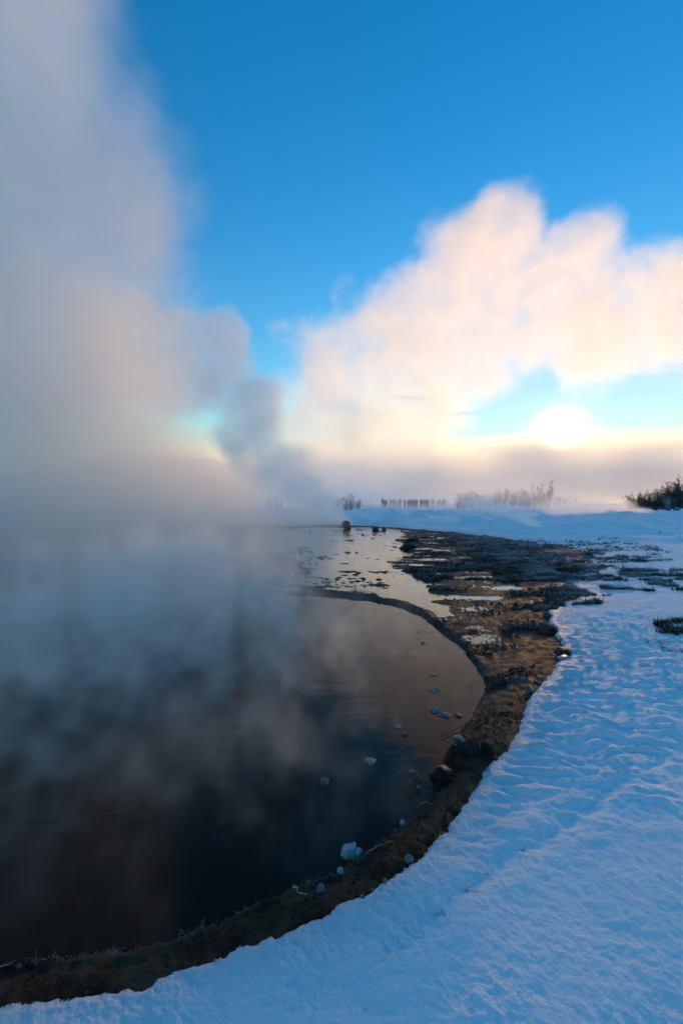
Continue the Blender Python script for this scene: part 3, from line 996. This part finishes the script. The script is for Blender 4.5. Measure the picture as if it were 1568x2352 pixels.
BODIES = {p: person_mesh(p) for p in ('stand', 'turn', 'phone', 'stride')}
HEADWEAR = {k: hood_mesh(k) for k in ('hood', 'hat')}


def person(label, u, y, pose, coat, legs, head, face, h=1.75, group='people watching across the snow'):
    x = (u - U0) / F * y
    root = tag(link('person', None), label, 'person', group)
    root.location = (x, y, ground_z(x, y) - 0.02)
    root.rotation_euler.z = face
    root.scale = (h / 1.78 * 1.18, h / 1.78 * 1.18, h / 1.78)
    b = link('body', BODIES[pose], root)
    for i, m in ((1, COATS[coat]), (2, COATS[legs])):
        b.material_slots[i].link = 'OBJECT'; b.material_slots[i].material = m
    hd = link(head, HEADWEAR[head], root)
    hd.material_slots[0].link = 'OBJECT'; hd.material_slots[0].material = COATS[coat if head == 'hood' else 'charcoal']


def zu(zx): return (900 + zx / 5.227) / 1.0887
crowd = [
    (295, 86, 'phone', 'olive', 'black', 'hood', 2.9, 1.80, 'leftmost of the watching row, dark coat, arms raised before the chest'),
    (335, 86, 'stand', 'charcoal', 'black', 'hood', 3.3, 1.74, 'second from the left of the watching row, dark hooded coat'),
    (398, 97, 'stand', 'grey', 'charcoal', 'hat', 3.0, 1.80, 'faint lone figure in mist right of the two leftmost watchers'),
    (438, 96, 'turn', 'grey', 'charcoal', 'hood', 0.4, 1.76, 'left of a faint misty pair in the watching row'),
    (462, 97, 'stand', 'grey', 'navy', 'hat', 3.4, 1.74, 'right of a faint misty pair in the watching row'),
    (518, 92, 'turn', 'grey', 'grey', 'hood', 2.8, 1.86, 'tall faint figure left of the grey coated watcher'),
    (583, 86, 'phone', 'grey', 'charcoal', 'hat', 2.7, 1.74, 'grey coated watcher standing apart left of the dense cluster'),
    (633, 86, 'turn', 'charcoal', 'black', 'hood', 3.5, 1.72, 'left end of the dense dark cluster of watchers'),
    (668, 85, 'stand', 'black', 'black', 'hat', 3.0, 1.80, 'second in the dense dark cluster of watchers'),
    (686, 88, 'turn', 'olive', 'black', 'hood', 0.3, 1.70, 'third in the dense dark cluster, a little behind'),
    (708, 86, 'turn', 'charcoal', 'black', 'hat', 2.8, 1.70, 'fourth in the dense dark cluster of watchers'),
    (735, 86, 'phone', 'black', 'charcoal', 'hood', 3.3, 1.80, 'right end of the dense dark cluster of watchers'),
    (798, 85, 'turn', 'olive', 'charcoal', 'hood', 3.0, 1.74, 'left of the trio right of the dense cluster'),
    (842, 85, 'stride', 'charcoal', 'black', 'hat', 3.4, 1.74, 'middle of the trio, striding with legs apart'),
    (880, 85, 'turn', 'maroon', 'black', 'hood', 2.9, 1.76, 'right of the trio, in a dark reddish coat'),
    (936, 96, 'turn', 'grey', 'charcoal', 'hat', 3.0, 1.80, 'left of a faint pair right of the trio'),
    (958, 97, 'stand', 'grey', 'charcoal', 'hood', 3.2, 1.72, 'right of a faint pair right of the trio'),
    (1025, 95, 'turn', 'grey', 'navy', 'hood', 2.7, 1.74, 'faint lone watcher between the faint pair and the shrubs'),
    (1075, 95, 'turn', 'grey', 'charcoal', 'hat', 0.2, 1.76, 'second last watcher, faint, before the misty shrubs'),
    (1098, 94, 'stand', 'charcoal', 'charcoal', 'hood', 3.1, 1.76, 'last watcher on the right, before the misty shrubs'),
]
for zx, y, pose, coat, legs, head, face, h, lab in crowd:
    person(lab, zu(zx), y, pose, coat, legs, head, face, h)
for u, y, pose, face, lab in ((1285, 84, 'turn', 0.5, 'left of two dark figures at the right end of the misty shrubs'), (1295, 84, 'stand', 3.0, 'right of two dark figures at the right end of the misty shrubs'),
                              (1306, 98, 'turn', 1.0, 'left of two faint distant figures right of the misty shrubs'), (1321, 98, 'stand', 2.0, 'right of two faint distant figures right of the misty shrubs')):
    person(lab, u, y, pose, 'charcoal', 'black', 'hood', face, 1.76, 'people beside the misty shrubs')
for u, pose, lab in ((620, 'turn', 'leftmost of three ghostly figures within the steam'), (634, 'stand', 'middle of three ghostly figures within the steam'), (646, 'stand', 'rightmost of three ghostly figures within the steam')):
    person(lab, u, 80, pose, 'charcoal', 'black', 'hat', 2.4, 1.78, 'people within the steam')


# ------------------------------------------------------------------ bench and bundles
def box(sx, sy, sz, cx=0, cy_=0, cz=0, bev=0.008):
    import bmesh
    bm = bmesh.new()
    bmesh.ops.create_cube(bm, size=1.0)
    for v in bm.verts: v.co = Vector((v.co.x * sx + cx, v.co.y * sy + cy_, v.co.z * sz + cz))
    bmesh.ops.bevel(bm, geom=list(bm.edges), offset=bev, segments=1, affect='EDGES')
    me = bpy.data.meshes.new('box'); bm.to_mesh(me); bm.free()
    return me


MAT['bench'] = plain('weathered_wood', (0.055, 0.040, 0.032), 0.85, (0.09, 0.07, 0.06), 5.0)
bx, by = (842 - U0) / F * 84, 84.0
bench = tag(link('low_bench', None), 'low dark wooden bench left of the watching people', 'bench')
bench.location = (bx, by, ground_z(bx, by))
for nm, me in (('plank', box(1.9, 0.32, 0.09, 0, 0, 0.46)), ('leg', box(0.10, 0.28, 0.44, -0.8, 0, 0.20)), ('leg', box(0.10, 0.28, 0.44, 0.8, 0, 0.20)), ('crossbar', box(1.5, 0.06, 0.08, 0, 0, 0.22))):
    me.name = nm
    me.materials.append(MAT['bench'])
    link(nm, me, bench)

MAT['blue_cloth'] = plain('blue_cloth', (0.020, 0.035, 0.32), 0.6)
MAT['teal_cloth'] = plain('teal_cloth', (0.010, 0.22, 0.42), 0.6)
for nm, lab, u, w, h, mat, seed in (('cloth_bundle', 'deep blue bundle at the foot of the white rimed shrub', 1531, 12, 9, 'blue_cloth', 51), ('cloth_bundle', 'teal bundle lying right of the deep blue one', 1552, 15, 10, 'teal_cloth', 52)):
    y = 45.0
    x = (u - U0) / F * y
    o = link(nm, blob_mesh(nm, (w / F * y / 2, 0.25, h / F * y / 2), seed, MAT[mat], 0.5, 0.6))
    o.location = (x, y, ground_z(x, y) - 0.05)
    tag(o, lab, 'bundle')


# ------------------------------------------------------------------ steam
def steam_material(name, g, col=(0.985, 0.985, 0.985)):
    m = bpy.data.materials.new(name)
    m.use_nodes = True
    nt = m.node_tree
    nt.nodes.clear()
    out = nt.nodes.new('ShaderNodeOutputMaterial')
    pv = nt.nodes.new('ShaderNodeVolumePrincipled')
    pv.inputs['Color'].default_value = (*col, 1)
    pv.inputs['Density'].default_value = 1.0
    pv.inputs['Anisotropy'].default_value = g
    nt.links.new(pv.outputs[0], out.inputs['Volume'])
    return m


STEAM = {g: steam_material('steam_%d' % round(g * 100), g, (0.996, 0.996, 0.996)) for g in (0.3, 0.45, 0.6)}


def steam(name, blobs, voxel, density, g=0.6, soft=0.35, warp=(0.0, 1.0), billow=(0.3, 1.0, 4), rough=0.58, inner=None, floor=0.0, fade=None, k=0.15, stretch=(1, 1, 1), seed=0.0):
    """A cloud of steam: soft ellipsoids (centre, radii, weight) melted together, bent and eaten away by turbulence, stored as a voxel grid."""
    lo = Vector((1e9,) * 3); hi = Vector((-1e9,) * 3)
    for c, r, w in blobs:
        for i in range(3):
            lo[i] = min(lo[i], c[i] - r[i] * 1.15 - warp[0] * .4); hi[i] = max(hi[i], c[i] + r[i] * 1.15 + warp[0] * .4)
    lo.z = max(lo.z, floor)
    g_ = bpy.data.node_groups.new(name + '_field', 'GeometryNodeTree')
    g_.interface.new_socket('Geometry', in_out='OUTPUT', socket_type='NodeSocketGeometry')
    nt = g_
    L = nt.links.new
    out = nt.nodes.new('NodeGroupOutput')
    vc = nt.nodes.new('GeometryNodeVolumeCube')
    vc.inputs['Min'].default_value = lo; vc.inputs['Max'].default_value = hi
    for i, a in enumerate('XYZ'):
        vc.inputs['Resolution ' + a].default_value = max(4, int((hi[i] - lo[i]) / voxel[i] if isinstance(voxel, tuple) else (hi[i] - lo[i]) / voxel))
    sm = nt.nodes.new('GeometryNodeSetMaterial')
    sm.inputs['Material'].default_value = STEAM[g]
    L(vc.outputs[0], sm.inputs[0]); L(sm.outputs[0], out.inputs[0])
    pos = nt.nodes.new('GeometryNodeInputPosition').outputs[0]

    def vmath(op, a, b=None, out_=0):
        n = nt.nodes.new('ShaderNodeVectorMath'); n.operation = op
        for i, x in enumerate((a, b)):
            if x is None: continue
            if hasattr(x, 'is_linked'): L(x, n.inputs[i])
            elif op == 'SCALE' and i == 1: n.inputs['Scale'].default_value = x
            else: n.inputs[i].default_value = x
        return n.outputs[out_]

    def vnoise(vec, scale, detail, rough=0.55, color=False):
        n = nt.nodes.new('ShaderNodeTexNoise')
        n.inputs['Scale'].default_value = scale; n.inputs['Detail'].default_value = detail; n.inputs['Roughness'].default_value = rough
        L(vec, n.inputs['Vector'])
        return n.outputs[1 if color else 0]
    sp = vmath('ADD', vmath('MULTIPLY', pos, stretch), (seed * 13.7, seed * 7.1, seed * 3.3))
    p = pos
    if warp[0]:
        wv = vmath('SUBTRACT', vnoise(sp, 1.0 / warp[1], 2, 0.5, True), (0.5, 0.5, 0.5))
        p = vmath('ADD', pos, vmath('SCALE', wv, warp[0]))
    s = None
    for c, r, w in blobs:
        q = vmath('MULTIPLY', vmath('SUBTRACT', p, tuple(c)), tuple(1.0 / x for x in r))
        ln = vmath('LENGTH', q, None, 1)
        v = math_n(nt, 'MULTIPLY', math_n(nt, 'SUBTRACT', 1.0, ln), w)
        if s is None: s = v
        else:
            n = nt.nodes.new('ShaderNodeMath'); n.operation = 'SMOOTH_MAX'
            L(s, n.inputs[0]); L(v, n.inputs[1]); n.inputs[2].default_value = k
            s = n.outputs[0]
    b = math_n(nt, 'MULTIPLY', math_n(nt, 'SUBTRACT', vnoise(sp, 1.0 / billow[1], billow[2], rough), 0.5), 2 * billow[0])
    s = math_n(nt, 'ADD', s, b)
    s = ramp(nt, s, 0.0, soft, 0.0, density)
    if inner:  # thicker and thinner strands inside the cloud
        s = math_n(nt, 'MULTIPLY', s, ramp(nt, vnoise(sp, 1.0 / inner[0], 5, 0.6), 0.36, 0.66, inner[1], 1.0))
    if fade:   # thins out with height: (z of full strength, z of none)
        sx = nt.nodes.new('ShaderNodeSeparateXYZ'); L(pos, sx.inputs[0])
        s = math_n(nt, 'MULTIPLY', s, ramp(nt, sx.outputs[2], fade[0], fade[1], 1.0, 0.0))
    L(s, vc.inputs['Density'])
    vol = bpy.data.volumes.new(name)
    vol.materials.append(STEAM[g])
    o = link(name, vol)
    md = o.modifiers.new('steam', 'NODES')
    md.node_group = g_
    return tag(o, kind='stuff')


def puffs(y, depth, items):
    """(u, v, ru, rv[, weight]) in view units at distance y -> ellipsoids"""
    res = []
    for it in items:
        u, v, ru, rv = it[:4]
        w = it[4] if len(it) > 4 else 1.0
        res.append((at(u, v, y), (ru / F * y, depth, rv / F * y), w))
    return res


# big drifting cloud of the far geyser on the right, lit from behind
steam('geyser_steam_cloud', puffs(130, 13, [(790, 1110, 140, 130), (770, 980, 150, 150), (820, 870, 200, 180), (930, 800, 240, 180), (1060, 730, 260, 190), (1130, 610, 170, 170),
      (1160, 520, 100, 110), (1290, 640, 170, 140), (1330, 560, 90, 70), (1300, 750, 300, 160), (1500, 740, 260, 170), (1620, 680, 220, 150), (1740, 740, 260, 190), (990, 840, 200, 110), (890, 980, 170, 120, 1.0), (985, 940, 130, 80, 0.9)]),
      0.6, 0.08, 0.45, 0.36, (12.0, 16.0), (0.66, 16.0, 8), rough=0.7, inner=(10.0, 0.4))
# bank of steam lying along the horizon below the sun
steam('horizon_steam_bank', [(at(u, v, 260), (ru / F * 260, 60, rv / F * 260), (w or [1.0])[0]) for u, v, ru, rv, *w in
      [(300, 1150, 400, 90), (760, 1115, 300, 120), (950, 1108, 330, 112), (1200, 1105, 330, 105), (1450, 1100, 330, 100), (1700, 1100, 330, 110), (1230, 1040, 320, 62, 0.75), (1480, 1042, 280, 60, 0.75)  , (420, 1090, 400, 110, 0.6)]],
      (4.5, 4.5, 1.6), 0.075, 0.45, 1.0, (16.0, 50.0), (0.28, 45.0, 4), stretch=(0.5, 0.6, 1.6))
# thin veil of drifting steam behind the cloud
steam('thin_steam_veil', puffs(190, 38, [(1150, 900, 480, 240), (1500, 900, 480, 240), (850, 980, 350, 200)]), (3.5, 3.5, 2.2), 0.0026, 0.45, 0.8, (14.0, 40.0), (0.3, 40.0, 4))
# column rising from the vent behind the boulder
steam('vent_steam_plume', puffs(31, 2.0, [(775, 1195, 36, 30), (715, 1198, 80, 34), (640, 1205, 110, 40), (735, 1165, 65, 55), (690, 1115, 85, 60), (630, 1060, 110, 85), (580, 990, 100, 100), (560, 920, 100, 90), (490, 860, 120, 110), (500, 780, 80, 80),
      (400, 830, 150, 140), (330, 770, 140, 110), (230, 780, 160, 140), (120, 800, 180, 190)]),
      0.18, 0.85, 0.6, 0.4, (2.0, 2.6), (0.6, 2.2, 7), rough=0.64, inner=(1.6, 0.55))
# great column on the left rising from the pool
steam('pool_steam_column', [(at(u, v, y), (ru / F * y, d, rv / F * y), w) for u, v, ru, rv, y, d, w in
      [(-120, 40, 470, 560, 14, 4, 1), (-20, 480, 520, 500, 14, 4, 1.1), (0, 860, 480, 440, 13, 4, 1.4), (60, 1040, 430, 260, 13, 4, 1.9), (250, 1150, 420, 150, 13, 4, 1.8), (100, 1150, 620, 240, 13, 4, 1.3), (280, 1240, 540, 190, 12, 4, 1.4), (230, 1330, 590, 190, 10, 3, 1.4), (600, 1270, 150, 80, 14, 3, 1.1)]],
      (0.22, 0.22, 0.22), 0.58, 0.45, 0.6, (2.6, 3.2), (0.5, 2.6, 7), rough=0.66, inner=(1.8, 0.5), floor=0.02)
# thin wisps curling over the pool
steam('pool_mist', [((-2.8, 7.2, 0.2), (2.9, 2.0, 1.2), 1.3), ((-3.0, 5.6, 0.15), (3.4, 2.2, 0.9), 1.1), ((-2.0, 4.4, 0.1), (2.7, 1.9, 0.6), 0.8), ((-1.7, 3.3, 0.08), (2.1, 1.4, 0.42), 0.5), ((-1.0, 2.6, 0.06), (1.4, 0.9, 0.3), 0.25)],
      0.045, 2.8, 0.45, 0.9, (0.5, 0.7), (1.15, 0.5, 6), rough=0.62, inner=(0.35, 0.08), stretch=(1.2, 1.2, 0.75), floor=0.01)
# mist on the snow round the people and the bushes
steam('ground_mist', [((-18, 70, 0), (40, 22, 6), 1), ((22, 64, 0), (22, 16, 5.5), 1), ((45, 58, 0), (18, 14, 4), 1), ((10, 92, 0), (60, 14, 12), 1)],
      (1.1, 1.1, 0.45), 0.065, 0.6, 0.9, (6.0, 10.0), (0.5, 9.0, 4), floor=0.0)
# two small fumaroles in the snow
steam('fumarole_wisp', puffs(25, 0.8, [(1240, 1218, 7, 6), (1232, 1210, 12, 9), (1217, 1200, 18, 13), (1190, 1186, 28, 18), (1150, 1170, 38, 22), (1100, 1160, 48, 26)]), 0.08, 1.3, 0.6, 0.7, (0.25, 0.7), (0.5, 0.5, 5))
steam('fumarole_wisp', puffs(40, 1.2, [(1505, 1192, 30, 8), (1470, 1178, 34, 16), (1430, 1165, 44, 26), (1380, 1160, 60, 30), (1300, 1160, 90, 30)]), 0.16, 0.7, 0.6, 0.7, (0.6, 1.4), (0.4, 1.0, 5), seed=3)
